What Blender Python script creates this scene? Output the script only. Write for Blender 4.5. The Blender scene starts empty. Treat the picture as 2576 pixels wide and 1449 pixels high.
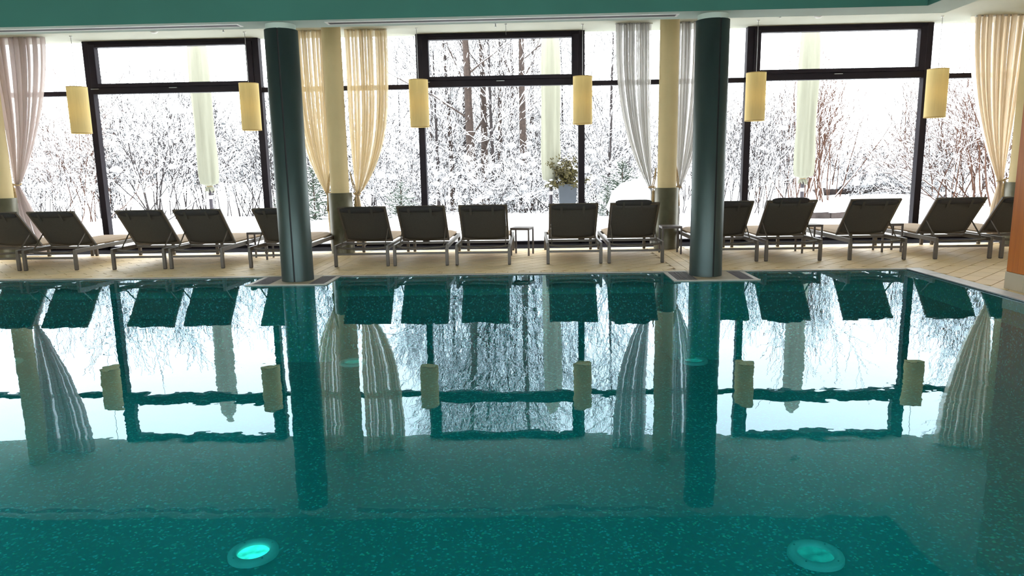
import bpy, math, random
import numpy as np
from mathutils import Vector, Matrix

# ------------------------------------------------------------------ camera, world, exposure
scene = bpy.context.scene
COL = scene.collection
PI = math.pi

CAM_H = 1.40
F_PX, PITCH, ROLL, YAW = 1785.4, math.radians(9.797), math.radians(0.98), math.radians(-1.7576)
_F = Vector((math.sin(YAW)*math.cos(PITCH), math.cos(YAW)*math.cos(PITCH), -math.sin(PITCH)))
_R = Vector((math.cos(YAW), -math.sin(YAW), 0))
_U = _R.cross(_F)
_R2 = _R*math.cos(ROLL) - _U*math.sin(ROLL)
_U2 = _R*math.sin(ROLL) + _U*math.cos(ROLL)
cam_data = bpy.data.cameras.new('camera')
cam_data.sensor_fit = 'HORIZONTAL'
cam_data.sensor_width = 36.0
cam_data.lens = 36.0*F_PX/2576.0
cam_data.clip_end = 500
cam = bpy.data.objects.new('camera', cam_data)
m = Matrix(((_R2.x, _U2.x, -_F.x, 0), (_R2.y, _U2.y, -_F.y, 0), (_R2.z, _U2.z, -_F.z, 0), (0, 0, 0, 1)))
m.translation = Vector((0, 0, CAM_H))
cam.matrix_world = m
COL.objects.link(cam)
scene.camera = cam

world = bpy.data.worlds.new('overcast_sky')
world.use_nodes = True
bg = world.node_tree.nodes['Background']
bg.inputs['Color'].default_value = (0.95, 0.97, 1.0, 1)      # even white winter overcast
bg.inputs['Strength'].default_value = 7.3
scene.world = world

scene.view_settings.view_transform = 'Standard'
scene.view_settings.look = 'None'
scene.view_settings.gamma = 1.0
scene.view_settings.use_curve_mapping = False
scene.view_settings.exposure = 0.0
scene.cycles.transparent_max_bounces = 20
scene.cycles.max_bounces = 6
scene.cycles.diffuse_bounces = 3
scene.cycles.glossy_bounces = 3
scene.cycles.sample_clamp_indirect = 8.0
scene.cycles.caustics_reflective = True
scene.cycles.blur_glossy = 0.3
scene.cycles.use_adaptive_sampling = True
scene.cycles.adaptive_threshold = 0.04

# ------------------------------------------------------------------ mesh helpers
class MB:
    """collects shapes, builds ONE mesh object"""
    def __init__(s): s.v = []; s.f = []; s.sm = []
    def add(s, vs, fs, smooth=False):
        n = len(s.v); s.v.extend([tuple(p) for p in vs])
        for f in fs: s.f.append(tuple(i+n for i in f)); s.sm.append(smooth)
        return s
    def box(s, x0, x1, y0, y1, z0, z1):
        v = [(x0,y0,z0),(x1,y0,z0),(x1,y1,z0),(x0,y1,z0),(x0,y0,z1),(x1,y0,z1),(x1,y1,z1),(x0,y1,z1)]
        return s.add(v, [(0,3,2,1),(4,5,6,7),(0,1,5,4),(1,2,6,5),(2,3,7,6),(3,0,4,7)])
    def bbox(s, x0, x1, y0, y1, z0, z1, b=0.004):
        """box with chamfered edges"""
        b = min(b, (x1-x0)*.45, (y1-y0)*.45, (z1-z0)*.45)
        def ring(z, i): return [(x0+i,y0+b,z),(x0+b,y0+i,z),(x1-b,y0+i,z),(x1-i,y0+b,z),(x1-i,y1-b,z),(x1-b,y1-i,z),(x0+b,y1-i,z),(x0+i,y1-b,z)]
        v = ring(z0, b) + ring(z0+b, 0) + ring(z1-b, 0) + ring(z1, b)
        f = [tuple(range(7,-1,-1)), tuple(range(24,32))]
        for k in range(3):
            for j in range(8): f.append((k*8+j, k*8+(j+1)%8, (k+1)*8+(j+1)%8, (k+1)*8+j))
        return s.add(v, f)
    def bar(s, p, q, w, h, up=(0,0,1)):
        """rectangular bar from p to q; w sideways, h along 'up'"""
        p, q = Vector(p), Vector(q); d = (q-p).normalized(); up = Vector(up)
        sd = d.cross(up).normalized(); u = sd.cross(d).normalized()
        v = []
        for c in (p, q):
            for a, b in ((-1,-1),(1,-1),(1,1),(-1,1)): v.append(c+sd*(a*w/2)+u*(b*h/2))
        return s.add(v, [(0,3,2,1),(4,5,6,7),(0,1,5,4),(1,2,6,5),(2,3,7,6),(3,0,4,7)])
    def tube(s, pts, rad, n=8, cap=True, smooth=True):
        pts = [Vector(p) for p in pts]
        if not hasattr(rad, '__len__'): rad = [rad]*len(pts)
        vs = []; prev = None
        for i, p in enumerate(pts):
            d = (pts[min(i+1,len(pts)-1)] - pts[max(i-1,0)]).normalized()
            a = Vector((0,0,1)) if abs(d.z) < .9 else Vector((1,0,0))
            if prev is not None: a = prev
            x = (a - d*a.dot(d)).normalized(); prev = x; y = d.cross(x)
            for j in range(n):
                t = 2*PI*j/n; vs.append(p + x*(rad[i]*math.cos(t)) + y*(rad[i]*math.sin(t)))
        fs = [(i*n+j, i*n+(j+1)%n, (i+1)*n+(j+1)%n, (i+1)*n+j) for i in range(len(pts)-1) for j in range(n)]
        s.add(vs, fs, smooth)
        if cap:
            s.add([vs[j] for j in range(n)], [tuple(range(n-1,-1,-1))]); s.add(vs[-n:], [tuple(range(n))])
        return s
    def lathe(s, prof, n=32, c=(0,0), a0=0.0, a1=2*PI, smooth=True, rmod=None, closed=True):
        """prof list of (r,z)"""
        full = abs(a1-a0-2*PI) < 1e-6; m_ = n if full else n+1
        vs = []
        for r, z in prof:
            for j in range(m_):
                t = a0+(a1-a0)*j/n; rr = r*(rmod(t, z) if rmod else 1)
                vs.append((c[0]+rr*math.cos(t), c[1]+rr*math.sin(t), z))
        fs = []
        for i in range(len(prof)-1):
            for j in range(n):
                k = (j+1) % m_
                fs.append((i*m_+j, i*m_+k, (i+1)*m_+k, (i+1)*m_+j))
        return s.add(vs, fs, smooth)
    def disc(s, c, r, z, n=24, up=True):
        vs = [(c[0]+r*math.cos(2*PI*j/n), c[1]+r*math.sin(2*PI*j/n), z) for j in range(n)]
        return s.add(vs, [tuple(range(n)) if up else tuple(range(n-1,-1,-1))])
    def blob(s, c, rx, ry, rz, seed=0, n=7, k=5, rough=.15):
        rnd = random.Random(seed); vs = [(c[0],c[1],c[2]-rz)]
        for i in range(1, k):
            ph = PI*i/k
            for j in range(n):
                t = 2*PI*j/n+.3*i; w = 1+rnd.uniform(-rough, rough)
                vs.append((c[0]+rx*w*math.sin(ph)*math.cos(t), c[1]+ry*w*math.sin(ph)*math.sin(t), c[2]-rz*w*math.cos(ph)))
        vs.append((c[0],c[1],c[2]+rz)); top = len(vs)-1
        fs = [(0, 1+(j+1)%n, 1+j) for j in range(n)]
        for i in range(k-2):
            for j in range(n): fs.append((1+i*n+j, 1+i*n+(j+1)%n, 1+(i+1)*n+(j+1)%n, 1+(i+1)*n+j))
        fs += [(1+(k-2)*n+j, 1+(k-2)*n+(j+1)%n, top) for j in range(n)]
        return s.add(vs, fs, True)
    def mesh(s, name):
        me = bpy.data.meshes.new(name); me.from_pydata(s.v, [], s.f)
        me.polygons.foreach_set('use_smooth', s.sm); me.update(); return me
    def build(s, name, mat, parent=None, loc=None):
        o = bpy.data.objects.new(name, s.mesh(name)); COL.objects.link(o)
        o.data.materials.append(mat)
        if parent is not None: o.parent = parent
        if loc is not None: o.location = loc
        return o

def tag(o, label=None, cat=None, group=None, kind=None):
    if label: o['label'] = label
    if cat: o['category'] = cat
    if group: o['group'] = group
    if kind: o['kind'] = kind
    return o
def empty(name, loc=(0,0,0), rz=0.0):
    o = bpy.data.objects.new(name, None); COL.objects.link(o)
    o.empty_display_size = .1; o.location = loc; o.rotation_euler = (0,0,rz); return o
def struct(o): o['kind'] = 'structure'; return o
def children(o): return [c for c in bpy.data.objects if c.parent == o]
def copy_tree(o, parent=None, kids=None):
    c = o.copy(); COL.objects.link(c)
    c.parent = parent
    for ch in KIDS.get(o.name, []): copy_tree(ch, c)
    return c
KIDS = {}
def register(o):
    KIDS[o.name] = children(o)
    for ch in KIDS[o.name]: register(ch)

# ------------------------------------------------------------------ materials
def mat_new(name):
    m_ = bpy.data.materials.new(name); m_.use_nodes = True
    nt = m_.node_tree; nt.nodes.clear()
    out = nt.nodes.new('ShaderNodeOutputMaterial')
    return m_, nt, out
def noise(nt, scale, detail=3, rough=.5, coord='Object', stretch=None):
    tc = nt.nodes.new('ShaderNodeTexCoord'); n = nt.nodes.new('ShaderNodeTexNoise')
    n.inputs['Scale'].default_value = scale; n.inputs['Detail'].default_value = detail; n.inputs['Roughness'].default_value = rough
    src = tc.outputs[coord]
    if stretch:
        mp = nt.nodes.new('ShaderNodeMapping'); mp.inputs['Scale'].default_value = stretch
        nt.links.new(src, mp.inputs['Vector']); src = mp.outputs['Vector']
    nt.links.new(src, n.inputs['Vector']); return n
def mat_std(name, color, rough=.6, metal=0.0, var=.10, scale=8.0, bump=0.0, coord='Object', stretch=None, spec=.5):
    """principled surface with a little procedural mottling"""
    m_, nt, out = mat_new(name)
    b = nt.nodes.new('ShaderNodeBsdfPrincipled')
    b.inputs['Roughness'].default_value = rough; b.inputs['Metallic'].default_value = metal
    b.inputs['Specular IOR Level'].default_value = spec
    n = noise(nt, scale, coord=coord, stretch=stretch)
    rp = nt.nodes.new('ShaderNodeValToRGB')
    rp.color_ramp.elements[0].position = .3; rp.color_ramp.elements[1].position = .7
    rp.color_ramp.elements[0].color = tuple(c*(1-var) for c in color)+(1,)
    rp.color_ramp.elements[1].color = tuple(min(1,c*(1+var)) for c in color)+(1,)
    nt.links.new(n.outputs['Fac'], rp.inputs['Fac']); nt.links.new(rp.outputs['Color'], b.inputs['Base Color'])
    if bump:
        bp = nt.nodes.new('ShaderNodeBump'); bp.inputs['Strength'].default_value = bump; bp.inputs['Distance'].default_value = .01
        nt.links.new(n.outputs['Fac'], bp.inputs['Height']); nt.links.new(bp.outputs['Normal'], b.inputs['Normal'])
    nt.links.new(b.outputs['BSDF'], out.inputs['Surface']); return m_
def mat_tile(name, color, var=.14):
    """stoneware: tone differs from piece to piece (object random) plus fine mottling"""
    m_, nt, out = mat_new(name)
    b = nt.nodes.new('ShaderNodeBsdfPrincipled'); b.inputs['Roughness'].default_value = .55
    n = noise(nt, 3.0, 5, .6, 'Object')
    g = nt.nodes.new('ShaderNodeNewGeometry')
    mx = nt.nodes.new('ShaderNodeMath'); mx.operation = 'MULTIPLY_ADD'
    mx.inputs[1].default_value = .55
    nt.links.new(g.outputs['Random Per Island'], mx.inputs[0]); 
    sc_ = nt.nodes.new('ShaderNodeMath'); sc_.operation = 'MULTIPLY'; sc_.inputs[1].default_value = .45
    nt.links.new(n.outputs['Fac'], sc_.inputs[0]); nt.links.new(sc_.outputs[0], mx.inputs[2])
    oi = nt.nodes.new('ShaderNodeObjectInfo')
    av = nt.nodes.new('ShaderNodeMath'); av.operation = 'ADD'
    m2 = nt.nodes.new('ShaderNodeMath'); m2.operation = 'MULTIPLY'; m2.inputs[1].default_value = .35
    nt.links.new(oi.outputs['Random'], m2.inputs[0]); nt.links.new(m2.outputs[0], av.inputs[0]); nt.links.new(mx.outputs[0], av.inputs[1])
    rp = nt.nodes.new('ShaderNodeValToRGB')
    rp.color_ramp.elements[0].position = .1; rp.color_ramp.elements[1].position = 1.0
    rp.color_ramp.elements[0].color = tuple(c*(1-var) for c in color)+(1,)
    rp.color_ramp.elements[1].color = tuple(min(1,c*(1+var)) for c in color)+(1,)
    nt.links.new(av.outputs[0], rp.inputs['Fac']); nt.links.new(rp.outputs['Color'], b.inputs['Base Color'])
    nt.links.new(b.outputs['BSDF'], out.inputs['Surface']); return m_
def mat_cloth(name, color, see, trans=.6):
    """sheer woven cloth: part open weave, part light-passing thread"""
    m_, nt, out = mat_new(name)
    n = noise(nt, 60, 2, .5, 'Object', (1,1,.05))
    rp = nt.nodes.new('ShaderNodeValToRGB')
    rp.color_ramp.elements[0].color = tuple(c*.86 for c in color)+(1,); rp.color_ramp.elements[1].color = tuple(color)+(1,)
    nt.links.new(n.outputs['Fac'], rp.inputs['Fac'])
    d = nt.nodes.new('ShaderNodeBsdfDiffuse'); t = nt.nodes.new('ShaderNodeBsdfTranslucent')
    nt.links.new(rp.outputs['Color'], d.inputs['Color']); nt.links.new(rp.outputs['Color'], t.inputs['Color'])
    mx = nt.nodes.new('ShaderNodeMixShader'); mx.inputs['Fac'].default_value = trans
    nt.links.new(d.outputs[0], mx.inputs[1]); nt.links.new(t.outputs[0], mx.inputs[2])
    tr = nt.nodes.new('ShaderNodeBsdfTransparent')
    m2 = nt.nodes.new('ShaderNodeMixShader'); m2.inputs['Fac'].default_value = see
    nt.links.new(mx.outputs[0], m2.inputs[1]); nt.links.new(tr.outputs[0], m2.inputs[2])
    nt.links.new(m2.outputs[0], out.inputs['Surface']); return m_
def two_sided_ior(nt, fr, ior):
    g = nt.nodes.new('ShaderNodeNewGeometry'); mr = nt.nodes.new('ShaderNodeMapRange')
    mr.inputs['To Min'].default_value = ior; mr.inputs['To Max'].default_value = 1/ior
    nt.links.new(g.outputs['Backfacing'], mr.inputs['Value']); nt.links.new(mr.outputs[0], fr.inputs['IOR'])
def mat_glass(name):
    m_, nt, out = mat_new(name)      # clear non-reflective glazing with the faintest grey-green streaks
    n = noise(nt, 1.5, 2); rp = nt.nodes.new('ShaderNodeValToRGB')
    rp.color_ramp.elements[0].color = (.965,.98,.975,1); rp.color_ramp.elements[1].color = (.98,.99,.985,1)
    tr = nt.nodes.new('ShaderNodeBsdfTransparent')
    nt.links.new(n.outputs['Fac'], rp.inputs['Fac']); nt.links.new(rp.outputs[0], tr.inputs['Color'])
    nt.links.new(tr.outputs[0], out.inputs['Surface']); return m_
def mat_water(name):
    m_, nt, out = mat_new(name)
    tc = nt.nodes.new('ShaderNodeTexCoord')
    def layer(scale, amp, sx=1.0, sy=1.0):
        mp = nt.nodes.new('ShaderNodeMapping'); mp.inputs['Scale'].default_value = (sx, sy, 1)
        n = nt.nodes.new('ShaderNodeTexNoise'); n.inputs['Scale'].default_value = scale; n.inputs['Detail'].default_value = 2.0
        s_ = nt.nodes.new('ShaderNodeVectorMath'); s_.operation = 'SUBTRACT'; s_.inputs[1].default_value = (.5,.5,.5)
        k = nt.nodes.new('ShaderNodeVectorMath'); k.operation = 'MULTIPLY'; k.inputs[1].default_value = (amp, amp*.8, 0)
        nt.links.new(tc.outputs['Object'], mp.inputs['Vector']); nt.links.new(mp.outputs[0], n.inputs['Vector'])
        nt.links.new(n.outputs['Color'], s_.inputs[0]); nt.links.new(s_.outputs[0], k.inputs[0]); return k
    # ripples: fine chop in patches over a long slow swell
    a = layer(8.0, .0115); b = layer(1.2, .0080); c = layer(22.0, .0160, .5, 1.0)
    pm = nt.nodes.new('ShaderNodeTexNoise'); pm.inputs['Scale'].default_value = .7; nt.links.new(tc.outputs['Object'], pm.inputs['Vector'])
    pr = nt.nodes.new('ShaderNodeMapRange'); pr.inputs['From Min'].default_value = .42; pr.inputs['From Max'].default_value = .68
    nt.links.new(pm.outputs['Fac'], pr.inputs['Value'])
    cs = nt.nodes.new('ShaderNodeVectorMath'); cs.operation = 'SCALE'
    nt.links.new(c.outputs[0], cs.inputs[0]); nt.links.new(pr.outputs[0], cs.inputs['Scale'])
    s1 = nt.nodes.new('ShaderNodeVectorMath'); s1.operation = 'ADD'; s2 = nt.nodes.new('ShaderNodeVectorMath'); s2.operation = 'ADD'
    s3 = nt.nodes.new('ShaderNodeVectorMath'); s3.operation = 'ADD'; s3.inputs[1].default_value = (0,0,1)
    nt.links.new(a.outputs[0], s1.inputs[0]); nt.links.new(b.outputs[0], s1.inputs[1])
    nt.links.new(s1.outputs[0], s2.inputs[0]); nt.links.new(cs.outputs[0], s2.inputs[1]); nt.links.new(s2.outputs[0], s3.inputs[0])
    nn = nt.nodes.new('ShaderNodeVectorMath'); nn.operation = 'NORMALIZE'; nt.links.new(s3.outputs[0], nn.inputs[0])
    fr = nt.nodes.new('ShaderNodeFresnel'); two_sided_ior(nt, fr, 1.333)
    gl = nt.nodes.new('ShaderNodeBsdfGlossy'); gl.inputs['Roughness'].default_value = 0.0; gl.inputs['Color'].default_value = (.68,.88,1.0,1)
    nt.links.new(nn.outputs[0], fr.inputs['Normal']); nt.links.new(nn.outputs[0], gl.inputs['Normal'])
    tr = nt.nodes.new('ShaderNodeBsdfTransparent'); tr.inputs['Color'].default_value = (.22,.84,.86,1)
    # light scattered back by the water body itself
    df = nt.nodes.new('ShaderNodeBsdfDiffuse'); df.inputs['Color'].default_value = (.001,.228,.242,1)
    body = nt.nodes.new('ShaderNodeMixShader'); body.inputs['Fac'].default_value = .42
    nt.links.new(tr.outputs[0], body.inputs[1]); nt.links.new(df.outputs[0], body.inputs[2])
    mx = nt.nodes.new('ShaderNodeMixShader')
    nt.links.new(fr.outputs[0], mx.inputs['Fac']); nt.links.new(body.outputs[0], mx.inputs[1]); nt.links.new(gl.outputs[0], mx.inputs[2])
    nt.links.new(mx.outputs[0], out.inputs['Surface']); return m_
def mat_mosaic(name, dark, light):
    """small glass mosaic: cells of mixed greens and blues, a few bright chips"""
    m_, nt, out = mat_new(name)
    tc = nt.nodes.new('ShaderNodeTexCoord')
    vo = nt.nodes.new('ShaderNodeTexVoronoi'); vo.inputs['Scale'].default_value = 68.0
    nt.links.new(tc.outputs['Object'], vo.inputs['Vector'])
    sep = nt.nodes.new('ShaderNodeSeparateColor'); nt.links.new(vo.outputs['Color'], sep.inputs[0])
    rp = nt.nodes.new('ShaderNodeValToRGB'); e = rp.color_ramp.elements
    e[0].position = 0.0; e[0].color = tuple(dark)+(1,)
    e[1].position = .80; e[1].color = tuple(c*1.15 for c in dark)+(1,)
    x = e.new(.90); x.color = tuple(light)+(1,)
    x = e.new(1.0); x.color = tuple(min(1,c*2.2) for c in light)+(1,)
    nt.links.new(sep.outputs[0], rp.inputs['Fac'])
    hs = nt.nodes.new('ShaderNodeHueSaturation'); mr = nt.nodes.new('ShaderNodeMapRange')
    mr.inputs['To Min'].default_value = .42; mr.inputs['To Max'].default_value = .57
    nt.links.new(sep.outputs[1], mr.inputs['Value']); nt.links.new(mr.outputs[0], hs.inputs['Hue']); nt.links.new(rp.outputs[0], hs.inputs['Color'])
    b = nt.nodes.new('ShaderNodeBsdfPrincipled'); b.inputs['Roughness'].default_value = .4
    nt.links.new(hs.outputs[0], b.inputs['Base Color']); nt.links.new(b.outputs[0], out.inputs['Surface']); return m_
def mat_emit(name, color, strength):
    m_, nt, out = mat_new(name)
    n = noise(nt, 14, 2); rp = nt.nodes.new('ShaderNodeValToRGB')
    rp.color_ramp.elements[0].color = tuple(c*.45 for c in color)+(1,); rp.color_ramp.elements[1].color = tuple(color)+(1,)
    rp.color_ramp.elements[0].position = .35; rp.color_ramp.elements[1].position = .6
    e = nt.nodes.new('ShaderNodeEmission'); e.inputs['Strength'].default_value = strength
    nt.links.new(n.outputs['Fac'], rp.inputs['Fac']); nt.links.new(rp.outputs[0], e.inputs['Color'])
    nt.links.new(e.outputs[0], out.inputs['Surface']); return m_
def mat_wood(name, c1, c2):
    m_, nt, out = mat_new(name)
    n = noise(nt, 3.5, 6, .65, 'Object', (2.0, 9.0, .35))
    rp = nt.nodes.new('ShaderNodeValToRGB'); rp.color_ramp.elements[0].position = .32; rp.color_ramp.elements[1].position = .68
    rp.color_ramp.elements[0].color = tuple(c1)+(1,); rp.color_ramp.elements[1].color = tuple(c2)+(1,)
    b = nt.nodes.new('ShaderNodeBsdfPrincipled'); b.inputs['Roughness'].default_value = .38
    nt.links.new(n.outputs['Fac'], rp.inputs['Fac']); nt.links.new(rp.outputs[0], b.inputs['Base Color']); nt.links.new(b.outputs[0], out.inputs['Surface']); return m_

M = dict(
    tile = mat_tile('deck_stoneware', (.72,.54,.29)),
    coping = mat_tile('coping_stoneware', (.74,.56,.30)),
    grout = mat_std('grout', (.07,.052,.034), .9),
    pierstone = mat_std('pier_stone', (.40,.33,.215), .6),
    lip = mat_std('pool_lip_stone', (.33,.31,.25), .5),
    gutter = mat_std('gutter_plastic', (.66,.64,.63), .5, var=.06),
    steel = mat_std('brushed_steel', (.42,.43,.42), .35, .9, .08, 30, stretch=(1,1,.1)),
    grate = mat_std('grate_plastic', (.20,.185,.195), .7, var=.05, spec=.1),
    grate_dark = mat_std('grate_trough', (.035,.03,.035), .8),
    heater = mat_std('floor_convector', (.012,.010,.013), .9, spec=.05),
    black = mat_std('anodised_frame', (.015,.011,.016), .5, 0, .15, 5, spec=.15),
    paint = mat_std('ceiling_paint', (.48,.49,.40), .85, var=.03, scale=2),
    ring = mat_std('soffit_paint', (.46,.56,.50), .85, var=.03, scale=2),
    fascia = mat_std('coffer_pool_tint', (.040,.168,.132), .85, var=.05, scale=2),  # teal light bounced up from the pool is put into this colour
    wall = mat_std('wall_plaster', (.52,.47,.38), .9, var=.05, scale=2),
    wood = mat_wood('veneer', (.46,.115,.006), (.62,.175,.010)),
    plinth = mat_tile('plinth_tile', (.50,.42,.30)),
    colmetal = mat_std('column_sheet', (.058,.086,.082), .46, .55, .10, 6, stretch=(1,1,.3)),
    seam = mat_std('column_core', (.012,.014,.014), .7),
    colpaint = mat_std('column_paint', (.56,.45,.24), .75, var=.04, scale=3),
    sleeve = mat_std('sleeve_steel', (.115,.108,.070), .40, .35, .12, 10),
    shade = mat_cloth('lamp_parchment', (.90,.765,.40), 0.0, .38),
    shade_rim = mat_std('lamp_rim', (.45,.31,.11), .6),
    cable = mat_std('steel_cable', (.30,.30,.30), .4, .6),
    white_plastic = mat_std('white_plastic', (.75,.75,.72), .45, var=.03),
    alu = mat_std('lounger_frame', (.085,.068,.050), .45, .0, .08, 12),
    sling = mat_std('lounger_sling', (.047,.042,.034), .8, 0, .15, 90),
    pillow = mat_std('headrest_fabric', (.026,.024,.023), .85, 0, .15, 60),
    pad = mat_std('seat_pad', (.27,.185,.105), .85, 0, .06, 25),
    table = mat_std('side_table_metal', (.085,.068,.058), .45, .2, .10, 10),
    snow = mat_std('snow', (.93,.94,.96), .9, 0, .03, 3, bump=.2),
    bark = mat_std('bark', (.052,.036,.029), .95, 0, .35, 14, bump=.3),
    twig = mat_std('grey_twig', (.030,.024,.024), .95, 0, .3, 9),
    twig_red = mat_std('reddish_twig', (.075,.034,.020), .95, 0, .3, 9),
    needle = mat_std('needles', (.035,.055,.035), .9, 0, .35, 6),
    hazefir = mat_std('hazy_spruce_needles', (.030,.046,.052), .95, 0, .3, 1.5),  # bluish haze of distance mixed into the needle colour
    umb = mat_cloth('parasol_cover', (.36,.36,.285), 0.0, .25),
    pole = mat_std('parasol_pole', (.060,.052,.062), .4, .4),
    pot = mat_std('planter_zinc', (.060,.070,.085), .5, .2, .08, 6),
    leaf = mat_std('yellow_green_leaves', (.062,.050,.008), .8, 0, .5, 6),
    rock = mat_std('rock', (.060,.046,.042), .95, 0, .4, 5, bump=.6),
    rope = mat_std('rope', (.42,.30,.15), .9, 0, .25, 60),
    cur_gold = mat_cloth('sheer_gold', (.90,.79,.57), .32, .64),
    cur_grey = mat_cloth('sheer_grey', (.70,.68,.65), .30, .56),
    cur_tan = mat_cloth('sheer_tan', (.86,.75,.59), .20, .60),
    cur_rose = mat_cloth('sheer_rose', (.70,.61,.58), .21, .55),
    glass = mat_glass('window_glass'),
    water = mat_water('pool_water'),
    mosaic = mat_mosaic('pool_mosaic', (.010,.080,.083), (.07,.34,.32)),
    mosaic_rim = mat_mosaic('pool_rim_mosaic', (.045,.30,.26), (.12,.50,.42)),
    ring_light = mat_std('light_bezel', (.85,.90,.85), .35, 0),
    lens_on = mat_emit('pool_light_on', (.10,1.0,.72), 3.0),
    lens_dim = mat_emit('pool_light_dim', (.06,.75,.60), .7),
)
TREE = {}

# ------------------------------------------------------------------ levels and plan
Y_GLASS, Y_STRIP, Y_POOL, X_POOL = 12.82, 12.02, 9.22, 4.83
X_PL, Y_NEAR = -10.2, 1.0            # pool's far left and near edges (outside the picture)
Z_CEIL, Z_RING, Z_COFFER = 3.66, 3.12, 3.95
Z_WATER, Z_BED = -0.016, -1.0
WX0, WX1, WY0 = -13.0, 11.0, -3.0    # outer walls
LEDGES = ((-3.57, -2.55, 8.58), (1.70, 2.74, 8.54))

# ------------------------------------------------------------------ floor
floor = struct(empty('floor'))
sub = MB()
sub.box(WX0, WX1, Y_POOL+.07, Y_STRIP, -.25, -.012)
sub.box(X_POOL+.20, WX1, WY0, Y_POOL+.07, -.25, -.012)
sub.box(X_POOL-.001, X_POOL+.20, WY0, Y_NEAR, -.25, -.012)
sub.box(WX0, X_PL, WY0, Y_POOL+.07, -.25, -.012)
sub.box(X_PL, X_POOL, WY0, Y_NEAR, -.25, -.012)
tag(sub.build('grout_bed', M['grout'], floor), 'dark grout between the deck tiles')

def clip(poly, a, b, c):
    """keep a*x+b*y<=c"""
    out = []
    for i, p in enumerate(poly):
        q = poly[(i+1) % len(poly)]
        dp, dq = a*p[0]+b*p[1]-c, a*q[0]+b*q[1]-c
        if dp <= 0: out.append(p)
        if (dp < 0 < dq) or (dq < 0 < dp):
            t = dp/(dp-dq); out.append((p[0]+t*(q[0]-p[0]), p[1]+t*(q[1]-p[1])))
    return out
def area(poly): return abs(sum(poly[i][0]*poly[(i+1)%len(poly)][1]-poly[(i+1)%len(poly)][0]*poly[i][1] for i in range(len(poly))))/2
def slab(mb, poly, z0, z1):
    s = sum(poly[i][0]*poly[(i+1)%len(poly)][1]-poly[(i+1)%len(poly)][0]*poly[i][1] for i in range(len(poly)))
    if s < 0: poly = poly[::-1]
    n = len(poly)
    mb.add([(x,y,z0) for x,y in poly]+[(x,y,z1) for x,y in poly],
           [tuple(range(n,2*n))]+[(i,(i+1)%n,n+(i+1)%n,n+i) for i in range(n)])
def cliprect(poly, r):
    for a,b,c in ((-1,0,-r[0]),(1,0,r[1]),(0,-1,-r[2]),(0,1,r[3])):
        poly = clip(poly, a, b, c)
        if len(poly) < 3: return []
    return poly
# coping row along the pool, one tile after the other
cop = []
x = -9.6
while x < 5.0:
    cop.append([(x+.003,Y_POOL+.075),(x+.144,Y_POOL+.075),(x+.144,Y_POOL+.195),(x+.003,Y_POOL+.195)]); x += .147
# straight strips running from each pool column to the window column
strips = []
for cx in (-3.08, 2.20):
    for k in range(4):
        xa = cx-.30+k*.15; y = Y_POOL+.20-(.15 if k % 2 else 0)
        while y < Y_STRIP:
            p = cliprect([(xa+.004,y+.004),(xa+.146,y+.004),(xa+.146,y+.296),(xa+.004,y+.296)], (xa,xa+.15,Y_POOL+.20,Y_STRIP-.005))
            if len(p) > 2 and area(p) > .002: strips.append(p)
            y += .30
# field: 15 x 30 planks laid on the diagonal
field = []
rects = [(-9.8,-3.385,Y_POOL+.20,Y_STRIP-.005), (-2.475,1.895,Y_POOL+.20,Y_STRIP-.005), (2.505,8.6,Y_POOL+.20,Y_STRIP-.005)]
rects[0] = (-9.8,-3.383,Y_POOL+.20,Y_STRIP-.005); rects[1] = (-2.777,1.897,Y_POOL+.20,Y_STRIP-.005); rects[2] = (2.503,8.6,Y_POOL+.20,Y_STRIP-.005)
rects.append((X_POOL+.205, 8.6, 6.0, Y_POOL+.197))
ca = math.sqrt(.5)
for r in rects:
    for i in range(-120, 160):
        for j in range(-60, 80):
            u0, v0 = j*.40+(.2 if i % 2 else 0), i*.20
            cx_, cy_ = (u0+.2)*ca-(v0+.1)*ca, (u0+.2)*ca+(v0+.1)*ca
            if cx_ < r[0]-.4 or cx_ > r[1]+.4 or cy_ < r[2]-.4 or cy_ > r[3]+.4: continue
            q = [(u0+.005,v0+.005),(u0+.395,v0+.005),(u0+.395,v0+.195),(u0+.005,v0+.195)]
            p = cliprect([(u*ca-v*ca, u*ca+v*ca) for u,v in q], r)
            if len(p) > 2 and area(p) > .003: field.append(p)
rng = random.Random(5)
pieces = [(p,'c') for p in cop]+[(p,'t') for p in strips+field]
def seen_size(p):
    cx_ = sum(a for a,_ in p)/len(p); cy_ = sum(b for _,b in p)/len(p)
    if cx_ < -9.2+.0*cy_ or cx_ > 7.4 or cy_ < 6.6: return 0
    return area(p)/(cx_*cx_*.2+cy_*cy_)
pieces.sort(key=lambda t: -seen_size(t[0])-(.01 if t[1] == 'c' else 0))
for p, kind in pieces[:300]:
    mb = MB(); slab(mb, p, -.014, rng.uniform(-.0012, .0))
    mb.build('coping_tile' if kind == 'c' else 'deck_tile', M['coping' if kind == 'c' else 'tile'], floor)
rest = MB()
for p, kind in pieces[300:]: slab(rest, p, -.014, rng.uniform(-.0012, .0))
tag(rest.build('deck_tiles_beyond', M['tile'], floor), kind='stuff')
# plain deck outside the picture
pl = MB()
pl.box(WX0, -9.8, Y_POOL+.2, Y_STRIP, -.012, -.001); pl.box(8.6, WX1, WY0, Y_STRIP, -.012, -.001)
pl.box(X_POOL+.2, 8.6, WY0, 6.0, -.012, -.001); pl.box(WX0, X_PL, WY0, Y_POOL+.2, -.012, -.001); pl.box(X_PL, X_POOL+.2, WY0, Y_NEAR, -.012, -.001)
pl.build('outer_deck', M['tile'], floor)
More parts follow.
